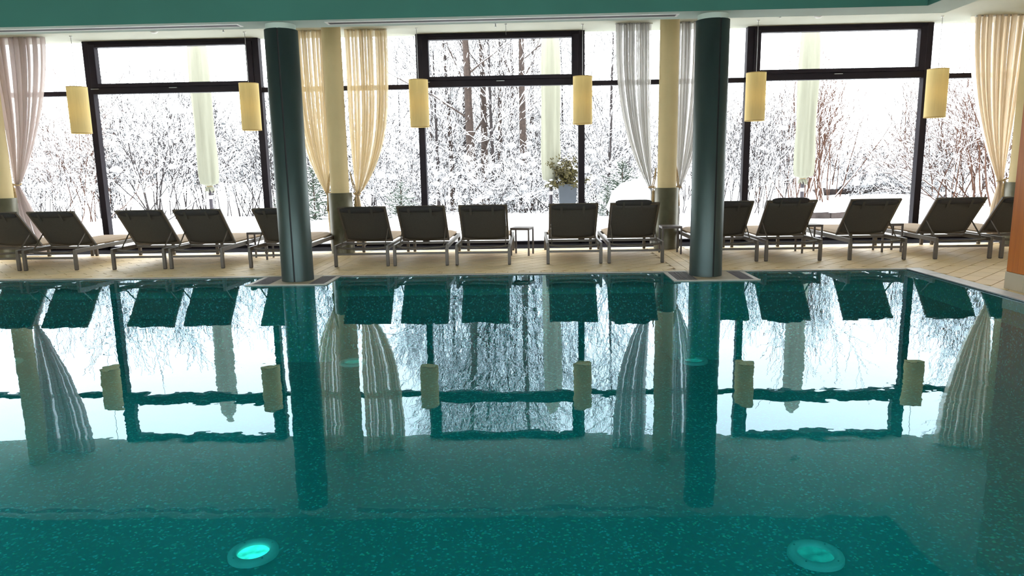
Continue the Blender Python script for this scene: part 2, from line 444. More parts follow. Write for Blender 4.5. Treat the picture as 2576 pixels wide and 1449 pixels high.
# stone lip of the overflow edge and the dark convector strip before the glass
lp = MB().box(X_PL, X_POOL, Y_POOL, Y_POOL+.072, -.2, -.002)
lp.build('pool_lip', M['lip'], floor)
hs = MB().box(WX0, WX1, Y_STRIP, Y_GLASS+.05, -.25, -.03)
k = WX0
tag(hs.build('convector_trough', M['heater'], floor), 'black trough of the floor convector')
hb = MB()
for i in range(9):
    yy = Y_STRIP+.03+i*.085; hb.box(WX0, WX1, yy, yy+.045, -.03, -.002)
tag(hb.build('convector_grille', M['heater'], floor), 'black convector grille before the glass', kind='stuff')
ed = MB().box(WX0, WX1, Y_STRIP-.004, Y_STRIP+.018, -.03, .001)
ed.build('convector_edge', M['steel'], floor)

# ------------------------------------------------------------------ pool basin, water, piers
basin = struct(empty('pool_basin'))
b = MB(); b.box(X_PL, X_POOL, Y_NEAR, Y_POOL, Z_BED-.1, Z_BED); b.build('pool_bed', M['mosaic'], basin)
def pool_wall(x0,x1,y0,y1):
    MB().box(x0,x1,y0,y1,Z_BED,-.28).build('pool_side', M['mosaic'], basin)
    MB().box(x0,x1,y0,y1,-.28,-.012).build('waterline_band', M['mosaic_rim'], basin)
pool_wall(X_PL, X_POOL, Y_POOL, Y_POOL+.07); pool_wall(X_POOL, X_POOL+.1, Y_NEAR, Y_POOL)
pool_wall(X_PL-.1, X_PL, Y_NEAR, Y_POOL); pool_wall(X_PL, X_POOL, Y_NEAR-.1, Y_NEAR)
# overflow gutter on the right-hand side: light slatted channel cover, piece by piece
gt = struct(empty('gutter_cover', (0,0,0)))
MB().box(X_POOL+.1, X_POOL+.205, WY0, Y_POOL+.07, -.2, -.02).build('gutter_trough', M['grate_dark'], gt)
MB().box(X_POOL, X_POOL+.012, Y_NEAR, Y_POOL, -.06, .0).build('gutter_edge', M['steel'], gt)
seg = MB().bbox(X_POOL+.014, X_POOL+.20, 0, .496, -.02, .0, .003).mesh('gutter_segment')
seg.materials.append(M['gutter'])
for i in range(13):
    o = bpy.data.objects.new('gutter_segment', seg); COL.objects.link(o); o.parent = gt; o.location = (0, Y_POOL+.07-.5*(i+1), 0)
o = MB().bbox(X_POOL+.014, X_POOL+.20, WY0, Y_POOL+.07-6.5, -.02, .0, .003).build('gutter_run', M['gutter'], gt)
dots = MB()
for i in range(16):
    dots.box(X_POOL+.022+i*.011, X_POOL+.027+i*.011, Y_POOL-.44+i*.0, Y_POOL-.43, -.001, .0008)
    dots.box(X_POOL+.022+i*.011, X_POOL+.027+i*.011, Y_POOL+.058, Y_POOL+.068, -.001, .0008)
tag(dots.build('drain_holes', M['grate_dark'], gt), kind='stuff')

wm = MB(); (l0,l1,ly),(r0,r1,ry) = LEDGES
poly = [(X_PL,Y_NEAR),(X_POOL,Y_NEAR),(X_POOL,Y_POOL),(r1,Y_POOL),(r1,ry-.012),(r0,ry-.012),(r0,Y_POOL),(l1,Y_POOL),(l1,ly-.012),(l0,ly-.012),(l0,Y_POOL),(X_PL,Y_POOL)]
wm.add([(x_,y_,Z_WATER) for x_,y_ in poly], [tuple(range(len(poly)))])
water = wm.build('pool_water', M['water'])
tag(water, 'still teal pool water mirroring windows, loungers and curtains', 'water', kind='stuff')

for li, (x0, x1, y0) in enumerate(LEDGES):
    pr = struct(empty('column_pier', ((x0+x1)/2, (y0+Y_POOL)/2, 0)))
    xm, ym = (x0+x1)/2, (y0+Y_POOL)/2
    def B(a,b_,c,d,e,f): return MB().box(a-xm,b_-xm,c-ym,d-ym,e,f)
    B(x0,x1,y0,Y_POOL,Z_BED,-.035).build('pier_body', M['mosaic_rim'], pr)
    c0, c1 = x0+.30, x1-.24
    B(c0,c1,y0,Y_POOL+.07,-.035,.0).build('pier_slab', M['pierstone'], pr)
    for a_, b_ in ((x0+.06,c0),(c1,x1-.06)):
        B(a_,b_,y0+.01,Y_POOL-.005,-.035,-.022).build('grate_trough', M['grate_dark'], pr)
        g = MB(); n = max(4, int((b_-a_)/.022))
        for i in range(n):
            xx = a_+(i+.2)*(b_-a_)/n; g.box(xx-xm, xx+.55*(b_-a_)/n-xm, y0+.01-ym, Y_POOL-.005-ym, -.024, -.004)
        tag(g.build('grate_slats', M['grate'], pr), 'pale slats of the overflow grate', kind='stuff')
    for a_ in (x0, x1-.055): B(a_,a_+.055,y0,Y_POOL,-.035,-.008).build('pier_edge', M['lip'], pr)
    B(x0,x1,y0-.012,y0+.01,-.05,-.002).build('pier_front', M['lip'], pr)

# ------------------------------------------------------------------ ceiling
ceil = struct(empty('ceiling'))
CX0, CX1, CY0, CY1 = -11.4, 4.55, .6, 8.68         # coffer opening
RX1, RY1 = 4.98, 9.12                               # outer edge of the dropped ring
c = MB()
c.box(WX0, WX1, RY1, Y_GLASS+.1, Z_CEIL, Z_CEIL+.1); c.box(RX1, WX1, WY0, RY1, Z_CEIL, Z_CEIL+.1)
c.box(WX0, CX0-.4, WY0, RY1, Z_CEIL, Z_CEIL+.1); c.box(CX0-.4, RX1, WY0, CY0-.4, Z_CEIL, Z_CEIL+.1)
c.build('ceiling_panel', M['paint'], ceil)
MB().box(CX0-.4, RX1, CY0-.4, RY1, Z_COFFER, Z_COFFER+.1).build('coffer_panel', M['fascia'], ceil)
for a in ((CX0-.4,RX1,CY1,RY1),(CX1,RX1,CY0,CY1),(CX0-.4,CX0,CY0,CY1),(CX0-.4,RX1,CY0-.4,CY0)):
    MB().box(a[0],a[1],a[2],a[3],Z_RING,Z_COFFER+.05).build('dropped_soffit', M['ring'], ceil)
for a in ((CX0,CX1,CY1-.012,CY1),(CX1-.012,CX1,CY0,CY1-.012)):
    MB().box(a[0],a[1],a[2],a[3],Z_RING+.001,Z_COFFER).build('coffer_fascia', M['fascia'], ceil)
# roof slab above everything and outer walls
MB().box(WX0-.3, WX1+.3, WY0-.3, Y_GLASS+.45, Z_COFFER+.1, Z_COFFER+.4).build('roof_slab', M['wall'], ceil)
MB().box(WX0-.3, WX1+.3, Y_GLASS-.06, Y_GLASS+.10, Z_CEIL+.1, Z_COFFER+.1).build('lintel', M['black'], ceil)
struct(MB().box(WX0-.25, WX0, WY0, Y_GLASS+.1, -.25, Z_COFFER+.1).build('wall_left', M['wall']))
struct(MB().box(WX1, WX1+.25, WY0, Y_GLASS+.1, -.25, Z_COFFER+.1).build('wall_far_right', M['wall']))
# unseen wall behind the viewer; its glazing is added so sky fills camera-facing sides
wb = struct(empty('wall_back', (0,WY0,0)))
for a in ((WX0-.25,WX1+.25,-.25,.30),(WX0-.25,WX1+.25,3.50,Z_COFFER+.1)):
    MB().box(a[0],a[1],-.25,0,a[2],a[3]).build('wall_strip', M['wall'], wb)
for i in range(9):
    xx = WX0+i*3.0; MB().box(xx-.12,xx+.12,-.25,0,.30,3.50).build('wall_pier', M['wall'], wb)
    if i < 8:
        w_ = struct(empty('window_%d' % (8+i), (xx+1.5,WY0-.12,0)))  # added window, out of view, lets in fill daylight
        MB().box(-1.38,1.38,-.005,.005,.30,3.50).build('pane', M['glass'], w_)
        for b_ in ((-1.38,-1.31,.30,3.50),(1.31,1.38,.30,3.50),(-1.31,1.31,.30,.37),(-1.31,1.31,3.43,3.50)): MB().box(b_[0],b_[1],-.05,.05,b_[2],b_[3]).build('fill_window_bar', M['black'], w_)

# wood-clad partition at the right with its tiled plinth
part = struct(empty('wall_right', (5.32, 5.5, 0)))
MB().bbox(-.22, .22, -3.5, 2.22, .185, Z_CEIL, .004).build('veneer_panel', M['wood'], part)
ybk = 2.225
for i in range(10):
    y1 = ybk-i*.30
    MB().bbox(-.228,.228,y1-.297,y1,.0,.184,.003).build('plinth_tile', M['plinth'], part)
MB().box(-.226,.226,-3.5,ybk-3.0,.0,.184).build('plinth_run', M['plinth'], part)

# air slots in the dropped soffit
def air_slot(x0, x1, label):
    t = empty('air_vent', ((x0+x1)/2, 8.88, Z_RING)); L = (x1-x0)/2
    fr = MB(); fr.box(-L,L,-.085,-.055,-.004,0); fr.box(-L,L,.055,.085,-.004,0); fr.box(-L-.03,-L,-.085,.085,-.004,0); fr.box(L,L+.03,-.085,.085,-.004,0)
    fr.build('vent_frame', M['white_plastic'], t)
    MB().box(-L,L,-.055,.055,-.0035,0).build('slot', M['seam'], t)
    tag(t, label, 'air vent', 'slot vents in the soffit')
air_slot(-7.6, -3.52, 'long dark slot vent in the soffit, left of the left pool column')
air_slot(-2.42, 1.72, 'long dark slot vent in the soffit between the two pool columns')
for X, Y, lab in ((-6.05,11.78,'small white dome smoke detector on ceiling, left of the left pool column'), (4.50,11.78,'small white dome smoke detector on ceiling near the right window')):
    t = MB().lathe([(.0,-.075),(.035,-.07),(.06,-.05),(.066,-.03)], 20); t.lathe([(.078,-.03),(.08,-.012),(.08,0)], 20); t.disc((0,0),.078,-.03,20,False)
    o = t.build('smoke_detector', M['white_plastic'], None, (X,Y,Z_CEIL)); tag(o, lab, 'smoke detector', 'ceiling smoke detectors')
for X, Y, lab in ((-4.95,11.85,'small metal ceiling sprinkler beside the left pool column'), (-.56,11.95,'small metal ceiling sprinkler above the middle window'), (3.9,11.75,'small metal ceiling sprinkler right of the right pool column')):
    t = empty('sprinkler', (X,Y,Z_CEIL))
    MB().lathe([(.035,0),(.035,-.008),(.012,-.012),(.010,-.05)], 14).build('sprinkler_body', M['steel'], t)
    MB().lathe([(0,-.06),(.022,-.06),(.022,-.056),(.004,-.05)], 14).build('deflector', M['steel'], t)
    tag(t, lab, 'sprinkler', 'ceiling sprinklers')
t = empty('hanging_wire', (-.40,12.05,Z_CEIL))
MB().lathe([(.022,0),(.022,-.012),(.004,-.016)], 10).build('hook_plate', M['steel'], t)
MB().tube([(0,0,-.012),(.004,0,-.17)], .003, 6).build('wire', M['cable'], t)
tag(t, 'short thin wire hanging from the ceiling above the middle window', 'wire')

# ------------------------------------------------------------------ window wall
POSTS = [-7.80, -4.79, -1.935, .875, 3.755, 6.76]
YF = Y_GLASS-.07                                     # inner face of the frames
def window(n, x0, x1, casement):
    w = struct(empty('window_%d' % n, ((x0+x1)/2, Y_GLASS, 0))); ox = (x0+x1)/2
    def bx(nm, a,b_,c,d,e,f, mat='black', bev=.004):
        return MB().bbox(a-ox,b_-ox,c-Y_GLASS,d-Y_GLASS,e,f,bev).build(nm, M[mat], w)
    bx('sill_rail', x0,x1,YF,Y_GLASS+.06,-.03,.05)
    if casement:
        bx('post', x0-.055,x0+.055,YF,Y_GLASS+.07,-.03,Z_CEIL); bx('post', x1-.055,x1+.055,YF,Y_GLASS+.07,-.03,Z_CEIL)
        bx('transom', x0+.055,x1-.055,YF+.01,Y_GLASS+.06,2.765,2.875)
        # opening light: outer frame then sash
        bx('head_rail', x0+.055,x1-.055,YF+.01,Y_GLASS+.06,3.605,Z_CEIL)
        z0, z1, a, b_ = 2.875, 3.605, x0+.055, x1-.055
        sash = empty('sash', (0,0,0)); sash.parent = w
        def sb(nm, p,q,e,f):
            return MB().bbox(p-ox,q-ox,YF-.025-Y_GLASS,Y_GLASS+.03-Y_GLASS,e,f,.005).build(nm, M['black'], sash)
        sb('sash_stile', a,a+.115,z0,z1); sb('sash_stile', b_-.115,b_,z0,z1); sb('sash_rail', a+.115,b_-.115,z0,z0+.065); sb('sash_rail', a+.115,b_-.115,z1-.05,z1)
        MB().box(a+.10-ox,b_-.10-ox,-.006,.006,z0+.05,z1-.04).build('pane', M['glass'], sash)
        for xx in (a+.05, (a+b_)/2):
            MB().bbox(xx-.07-ox,xx+.07-ox,YF-.03-Y_GLASS,YF-.008-Y_GLASS,2.845,2.855,.002).build('latch', M['steel'], w)
        MB().box(a-ox,b_-ox,-.006,.006,.04,2.775).build('lower_pane', M['glass'], w)
    else:
        bx('transom', x0,x1,YF+.02,Y_GLASS+.06,2.745,2.825)
        MB().box(x0-ox,x1-ox,-.006,.006,.04,2.75).build('lower_pane', M['glass'], w)
        MB().box(x0-ox,x1-ox,-.006,.006,2.82,Z_CEIL).build('upper_pane', M['glass'], w)
    return w
E_ = [(WX0, POSTS[0]-.055, 0)]
for i in range(5):
    cas = i % 2 == 0
    E_.append((POSTS[i], POSTS[i+1], 1) if cas else (POSTS[i]+.055, POSTS[i+1]-.055, 0))
E_.append((POSTS[5]+.055, WX1, 0))
for n, (a, b_, cs_) in enumerate(E_): window(n+1, a, b_, cs_)

# ------------------------------------------------------------------ columns
def pool_column(X, Y, seam_deg, label):
    t = empty('steel_column', (X,Y,0)); r = .198; top = 3.055; g = .020/r; s = math.radians(seam_deg)
    MB().lathe([(r-.012,0),(r-.012,top)], 40).build('core', M['seam'], t)
    for a0 in (s+g/2, s+PI+g/2):
        MB().lathe([(r,.10),(r,top),(r-.012,top)], 40, (0,0), a0, a0+PI-g).build('shell', M['colmetal'], t)
        MB().lathe([(r+.001,.0),(r+.001,.10)], 40, (0,0), a0, a0+PI-g).build('base_band', M['colmetal'], t)
    nk = MB().lathe([(r-.022,top-.01),(r-.022,Z_RING+.0)], 40); nk.disc((0,0), r, top, 40)
    nk.build('neck', M['ring'], t)
    tag(t, label, 'column', 'dark steel pool columns')
pool_column(-3.02, 8.92, -84, 'dark round steel column at the pool edge, left of the gold curtains')
pool_column(2.17, 8.92, -76, 'dark round steel column at the pool edge, right of the grey curtains')
def inner_column(X, Y, label, group='beige window columns'):
    t = empty('window_column', (X,Y,0))
    MB().lathe([(.152,1.0),(.152,Z_CEIL)], 40).build('shaft', M['colpaint'], t)
    s_ = MB().lathe([(.192,0),(.192,1.0),(.150,1.0)], 40); s_.build('sleeve', M['sleeve'], t)
    tag(t, label, 'column', group)
inner_column(-3.19, 11.80, 'beige round column with steel sleeve between the gold curtains')
inner_column(2.20, 11.80, 'beige round column with steel sleeve between the grey curtains')
inner_column(-8.91, 11.80, 'beige round column with steel sleeve at the left picture edge')
inner_column(7.86, 11.80, 'beige round column with steel sleeve beside the tan curtain at right')

# ------------------------------------------------------------------ pendant lamps
LX = [(-7.69,'leftmost of the six beige pendant lamps, beside the rose curtain'), (-4.745,'beige pendant lamp just left of the left steel column'),
      (-1.88,'beige pendant lamp right of the gold curtains'), (.855,'beige pendant lamp left of the grey curtains'),
      (3.705,'beige pendant lamp just right of the right steel column'), (6.645,'rightmost of the six beige pendant lamps, left of the tan curtain')]
proto = None
for X, lab in LX:
    if proto is None:
        t = empty('pendant_lamp', (X,12.21,2.06)); H = .775; r = .160
        sh = MB().lathe([(r,0),(r,H)], 40); sh.lathe([(r-.004,H),(r-.004,0)], 40)
        s_ = sh.build('shade', M['shade'], t)
        for z in (0, H-.012): MB().lathe([(r+.0015,z),(r+.0015,z+.012)], 40).build('rim', M['shade_rim'], s_)
        df = MB().disc((0,0), r-.006, .012, 32, False); df.disc((0,0), r-.006, .014, 32, True); df.build('diffuser', M['shade'], t)
        sp = MB()
        for k in range(3): sp.tube([(0,0,H-.02),((r-.004)*math.cos(2.1*k),(r-.004)*math.sin(2.1*k),H-.02)], .004, 6)
        sp.build('spider', M['cable'], t)
        MB().tube([(0,0,H-.02),(0,0,Z_CEIL-2.06)], .0045, 6).build('cable', M['cable'], t)
        MB().lathe([(0,Z_CEIL-2.06-.02),(.022,Z_CEIL-2.06-.02),(.025,Z_CEIL-2.06)], 18).build('ceiling_rose', M['white_plastic'], t)
        register(t); proto = t
    else:
        t = copy_tree(proto); t.location = (X,12.21,2.06)
    ld = bpy.data.lights.new('bulb', 'POINT'); ld.energy = 1.0; ld.color = (1.0,.86,.60); ld.shadow_soft_size = .05
    lo = bpy.data.objects.new('bulb', ld); COL.objects.link(lo); lo.parent = t; lo.location = (0,0,.39)
    tag(t, lab, 'lamp', 'pendant lamps along the window')

# ------------------------------------------------------------------ curtains
def curtain(name_lab, mat, xt0, xt1, tie, yc, N, power, seed, side, tail=(.10,.22,0.0), tail_z=.05, hook=None, y_tie=None):
    """xt0..xt1 top spread; tie=(x,z); side=+1 if column is on the left"""
    rnd = random.Random(seed); t = empty('curtain', ((xt0+xt1)/2, yc, 0)); ox = (xt0+xt1)/2
    NU, NV = N*14, 46; xt, zt = tie; yt = y_tie if y_tie is not None else yc-.08
    ph = [rnd.uniform(0,6.28) for _ in range(6)]
    vs = []; fs = []
    zs = [Z_CEIL-(Z_CEIL-zt)*(i/(NV-1)) for i in range(NV)]
    NT = 14; zs += [zt-(zt-tail_z)*(i/NT) for i in range(1, NT+1)]
    for iz, z in enumerate(zs):
        for iu in range(NU+1):
            u = iu/NU
            ub = u + .018*math.sin(2*PI*u*2.3+ph[0])+.010*math.sin(2*PI*u*5.1+ph[1])
            fold = math.sin(2*PI*N*ub+ph[2])+.35*math.sin(2*PI*N*1.73*ub+ph[3]+.6*z)
            if z >= zt:
                s = (z-zt)/(Z_CEIL-zt); w = 1-(1-s)**power; w = .10+.90*w
                x = xt+(xt0+(xt1-xt0)*u-xt)*w
                amp = .032+.026*min(1,w*1.2)
                x += (xt1-xt0)/N*.42*w*math.cos(4*PI*N*ub+2*ph[2]) + .010*math.sin(3*z+ph[5]+5*u)*s*(1-s)
                y = yt+(yc-yt)*min(1,(1-(1-s)**2.5)) + fold*amp*(.45+.55*w)
            else:
                s = (zt-z)/(zt-tail_z); w = min(1,s*2.2)
                x = xt+tail[2]*s+(u-.5)*(.05+(tail[0]-.05)*w+(tail[1]-tail[0])*s); y = yt+fold*(.020+.02*w)
            vs.append((x-ox,y-yc,z))
    W_ = NU+1
    for i in range(len(zs)-1):
        for j in range(NU): fs.append((i*W_+j, i*W_+j+1, (i+1)*W_+j+1, (i+1)*W_+j))
    MB().add(vs, fs, True).build('cloth', M[mat], t)
    # track head band, rope tieback with tassel
    MB().box(min(xt0,xt1)-.01-ox, max(xt0,xt1)+.01-ox, -.02,.02, Z_CEIL-.022, Z_CEIL).build('track', M['white_plastic'], t)
    rp = MB(); pts = [(xt-ox+.055*math.cos(a),yt-yc+.07*math.sin(a),zt+.012*math.sin(a*2)) for a in [2*PI*k/16 for k in range(17)]]
    rp.tube(pts, .011, 7)
    if hook:
        hx, hy, hz = hook
        for dx in (-.012,.012): rp.tube([(xt-ox+dx,yt-yc-.06,zt+.01),((xt+hx)/2-ox+dx,(yt+hy)/2-yc-.05,(zt+hz)/2-.015),(hx-ox,hy-yc,hz)], .009, 7)
    ro = rp.build('tieback', M['rope'], t)
    ts = MB(); bx_, by_, bz = xt-ox+side*.01, yt-yc-.085, zt-.06
    ts.tube([(bx_,by_,zt),(bx_,by_,bz)], .008, 6); ts.lathe([(0,bz+.02),(.022,bz+.008),(.027,bz-.02),(.020,bz-.045)], 12, (bx_,by_))
    for k in range(16):
        a = 2*PI*k/16; ts.tube([(bx_+.016*math.cos(a),by_+.016*math.sin(a),bz-.04),(bx_+.034*math.cos(a),by_+.034*math.sin(a),bz-.25)], .006, 4)
    ts.build('tassel', M['rope'], ro)
    tag(t, name_lab, 'curtain', 'sheer tied-back curtains')
curtain('gold sheer curtain gathered to the column, half behind the left steel column', 'cur_gold', -4.02, -3.36, (-3.44,1.00), 12.25, 11, 3.0, 1, 1, (.10,.14,.06), .04, (-3.36,11.85,1.32), 12.02)
curtain('gold sheer curtain hanging right of its beige column', 'cur_gold', -3.08, -2.385, (-2.96,.97), 12.25, 13, 3.7, 2, -1, (.12,.16,.03), .10, (-3.02,11.85,1.34), 12.02)
curtain('grey white sheer curtain hanging left of its beige column', 'cur_grey', 1.40, 1.99, (2.00,1.00), 12.25, 11, 2.6, 3, 1, (.12,.15,.05), .05, (2.03,11.85,1.32), 12.02)
curtain('grey white sheer curtain half behind the right steel column', 'cur_grey', 2.33, 2.98, (2.42,1.00), 12.25, 10, 2.6, 4, -1, (.10,.12,-.02), .05, (2.36,11.85,1.34), 12.02)
curtain('rose grey sheer curtain at the left picture edge', 'cur_rose', -9.15, -8.20, (-8.80,1.22), 12.25, 9, 1.55, 5, -1, (.20,.42,.22), .03, (-8.80,11.85,1.18), 12.02)
curtain('tan sheer curtain at the right beside the wood partition', 'cur_tan', 7.20, 8.05, (7.70,1.02), 12.25, 9, 1.75, 6, 1, (.18,.24,-.02), .04, (7.82,11.80,1.16), 12.02)

# ------------------------------------------------------------------ sun loungers
def make_lounger():
    t = empty('sun_lounger'); w = .40
    A = M['alu']
    for s in (-1,1):
        MB().bbox(s*(w-.022)-.018, s*(w-.022)+.018, -.022, 1.775, .245, .305, .004).build('side_rail', A, t)
        for y in (0, 1.75):
            lg = MB().bbox(s*(w-.024)-.022, s*(w-.024)+.022, y-.022, y+.022, .008, .25, .003).build('leg', A, t)
            MB().bbox(s*(w-.024)-.020, s*(w-.024)+.020, y-.020, y+.020, .0, .010, .002).build('foot_cap', M['seam'], lg)
    MB().bbox(-w+.03, w-.03, -.012, .014, .165, .195, .003).build('stretcher', A, t)
    MB().bbox(-w+.03, w-.03, 1.735, 1.765, .25, .30, .003).build('end_bar', A, t)
    MB().tube([(-w+.04,.09,.268)]+[(x*.09,.09,.262-.018*(1-(x/4)**2)) for x in range(-3,4)]+[(w-.04,.09,.268)], .016, 8).build('cross_bar', A, t)
    MB().bbox(-w+.03, w-.03, .60, .63, .25, .285, .003).build('seat_bar', A, t)
    # backrest plane from the hinge to the top
    hp, tp = Vector((0,.575,.318)), Vector((0,.135,.835)); d = (tp-hp).normalized(); nb = Vector((0,-d.z,d.y))   # nb: backwards
    bf = MB()
    for s in (-1,1): bf.bar(hp+Vector((s*.338,0,0)), tp+Vector((s*.338,0,0)), .030, .024, nb)
    bf.bar(tp+Vector((-.353,0,0)), tp+Vector((.353,0,0)), .026, .026, nb)
    bf.bar(hp+Vector((-.353,0,0)), hp+Vector((.353,0,0)), .026, .026, nb)
    back = bf.build('backrest_frame', A, t)
    # sling, slightly sagging backwards, lower hem curved
    L = (tp-hp).length; vs = []; fs = []; NU, NV = 12, 10
    for side_ in (0,1):
        for j in range(NV+1):
            for i in range(NU+1):
                u = -1+2*i/NU; q = j/NV
                lo = .02+.055*(1-u*u)*0 + .03*u*u
                a = lo+(L-.02-lo)*q
                sag = .030*(1-u*u)*math.sin(PI*min(1,q+.12)*.9)
                p = hp+d*a+nb*(sag+.006+.010*side_)+Vector((u*.322,0,0)); vs.append(p)
    W_ = NU+1; K = W_*(NV+1)
    for j in range(NV):
        for i in range(NU):
            fs.append((j*W_+i, (j+1)*W_+i, (j+1)*W_+i+1, j*W_+i+1)); fs.append((K+j*W_+i, K+j*W_+i+1, K+(j+1)*W_+i+1, K+(j+1)*W_+i))
    for i in range(NU): fs.append((i, i+1, K+i+1, K+i)); e = NV*W_; fs.append((e+i, K+e+i, K+e+i+1, e+i+1))
    for j in range(NV): fs.append((j*W_, K+j*W_, K+(j+1)*W_, (j+1)*W_)); fs.append((j*W_+NU, (j+1)*W_+NU, K+(j+1)*W_+NU, K+j*W_+NU))
    MB().add(vs, fs, True).build('sling', M['sling'], t)
    # cushion on the front of the backrest and on the seat
    bc = MB(); c0 = hp+d*.03-nb*.03; c1 = tp-d*.04-nb*.03
    bc.bar(c0, c1, .62, .040, nb); bc.build('back_pad', M['pad'], t)
    pd = MB(); secs = []
    NX = 9
    for y, th in ((.60,.010),(.615,.045),(1.72,.052),(1.765,.036),(1.775,.012)):
        row = []
        for i in range(NX):
            u = -1+2*i/(NX-1); row.append((u*.335, y, .308+th*(1-.55*abs(u)**6)))
        secs.append(row)
    vs = [p for r_ in secs for p in r_]+[(p[0],p[1],.306) for r_ in secs for p in r_]; n = len(secs)*NX; fs = []
    for j in range(len(secs)-1):
        for i in range(NX-1):
            a = j*NX+i; fs.append((a,a+1,a+NX+1,a+NX)); fs.append((n+a,n+a+NX,n+a+NX+1,n+a+1))
        fs.append((j*NX, (j+1)*NX, n+(j+1)*NX, n+j*NX)); fs.append((j*NX+NX-1, n+j*NX+NX-1, n+(j+1)*NX+NX-1, (j+1)*NX+NX-1))
    for i in range(NX-1): fs.append((i, n+i, n+i+1, i+1)); e = (len(secs)-1)*NX; fs.append((e+i, e+i+1, n+e+i+1, n+e+i))
    pd.add(vs, fs, False)
    pad = pd.build('seat_pad', M['pad'], t)
    MB().tube([(-.335,.62,.325),(-.335,1.77,.325),(.335,1.77,.325),(.335,.62,.325)], .006, 6).build('piping', M['pad'], pad)
    # prop stays
    mid = hp+d*.27+nb*.012
    for s in (-1,1): MB().bar(mid+Vector((s*.318,0,0)), (s*.318,.10,.262), .012, .016).build('prop_stay', A, t)
    # headrest roll with straps
    ce = tp-d*.035+nb*.012; pl_ = MB(); NXp = 14; NP = 12; vs = []
    for i in range(NXp+1):
        u = -1+2*i/NXp; k_ = (1-abs(u)**8*.45)
        for j in range(NP):
            a = 2*PI*j/NP; p = ce+Vector((u*.318,0,0))+d*(.052*k_*math.cos(a))+nb*(.036*k_*math.sin(a)); vs.append(p)
    fs = [(i*NP+j, i*NP+(j+1)%NP, (i+1)*NP+(j+1)%NP, (i+1)*NP+j) for i in range(NXp) for j in range(NP)]+[tuple(range(NP-1,-1,-1)), tuple(range(NXp*NP,(NXp+1)*NP))]
    hd = MB().add(vs, fs, True).build('headrest', M['pillow'], t)
    for s in (-.55,.45):
        MB().bar(ce+d*.045+nb*.030+Vector((s*.318,0,0)), ce-d*.085+nb*.048+Vector((s*.318,0,0)), .034, .004, nb).build('strap', M['sling'], hd)
    return t
lg = make_lounger(); register(lg)
LOUNG = [(-7.89,'taupe sun lounger cut off by the left picture edge'),
 (-7.04,'taupe sun lounger, second from the left, beside the rose curtain'),
 (-5.725,'taupe sun lounger, left one of the pair left of the left steel column'),
 (-4.875,'taupe sun lounger, right one of the pair left of the left steel column'),
 (-3.71,'taupe sun lounger half hidden by the left steel column'),
 (-2.465,'taupe sun lounger in front of the beige column with gold curtains'),
 (-1.61,'taupe sun lounger below the left post of the middle window'),
 (-.715,'taupe sun lounger left of the free-standing side table in the middle'),
 (.59,'taupe sun lounger in front of the potted shrub, right of the middle table'),
 (1.46,'taupe sun lounger with raised headrest before the grey curtain'),
 (2.79,'taupe sun lounger half hidden by the right steel column'),
 (3.675,'taupe sun lounger with headrest popped up, first whole one right of the right steel column'),
 (4.845,'taupe sun lounger between the two rightmost side tables'),
 (6.03,'taupe sun lounger at the right, before the tan curtain'),
 (6.94,'taupe sun lounger mostly hidden by the wood partition')]
LOBJ = []
for i, (X, lab) in enumerate(LOUNG):
    o = lg if i == 0 else copy_tree(lg)
    o.location = (X, 10.08, 0); o.rotation_euler = (0,0,math.radians([0,.6,0,.4,-.5,.3,0,-.3,.2,-.4,.3,0,-.5,.4,0][i]))
    tag(o, lab, 'sun lounger', 'row of sun loungers facing the windows'); LOBJ.append(o)
# the two headrests that stand proud of their frames
for i, up in ((9,.045),(11,.04)):
    for ch in children(LOBJ[i]):
        if ch.name.startswith('headrest'): ch.location = (.0-.02, -.012, up); ch.scale = (.80,1,1)

# ------------------------------------------------------------------ side tables
def make_table():
    t = empty('side_table'); s = .155
    MB().bbox(-s,s,-s,s,.418,.436,.003).build('table_top', M['table'], t)
    fr = MB()
    for a in (-1,1):
        fr.box(-s+.026,s-.026,a*(s-.014)-.011,a*(s-.014)+.011,.400,.418); fr.box(a*(s-.014)-.011,a*(s-.014)+.011,-s+.026,s-.026,.400,.418)
    fr.build('apron', M['table'], t)
    for a in (-1,1):
        for b_ in (-1,1): MB().bbox(a*(s-.0135)-.0125,a*(s-.0135)+.0125,b_*(s-.0135)-.0125,b_*(s-.0135)+.0125,0,.418,.002).build('leg', M['table'], t)
    return t
tb = make_table(); register(tb)
for i, (X, Y, rz, lab) in enumerate(((-4.33,11.13,0,'small square metal side table left of the left steel column'),
    (-.17,11.22,-14,'small square metal side table standing free between loungers in the middle'),
    (2.145,11.13,0,'small square metal side table before the beige column with grey curtains'),
    (4.26,11.07,0,'small square metal side table, second from the right end'),
    (5.455,11.05,0,'small square metal side table, nearest the right end'))):
    o = tb if i == 0 else copy_tree(tb)
    o.location = (X,Y,0); o.rotation_euler = (0,0,math.radians(rz)); tag(o, lab, 'side table', 'side tables between the loungers')

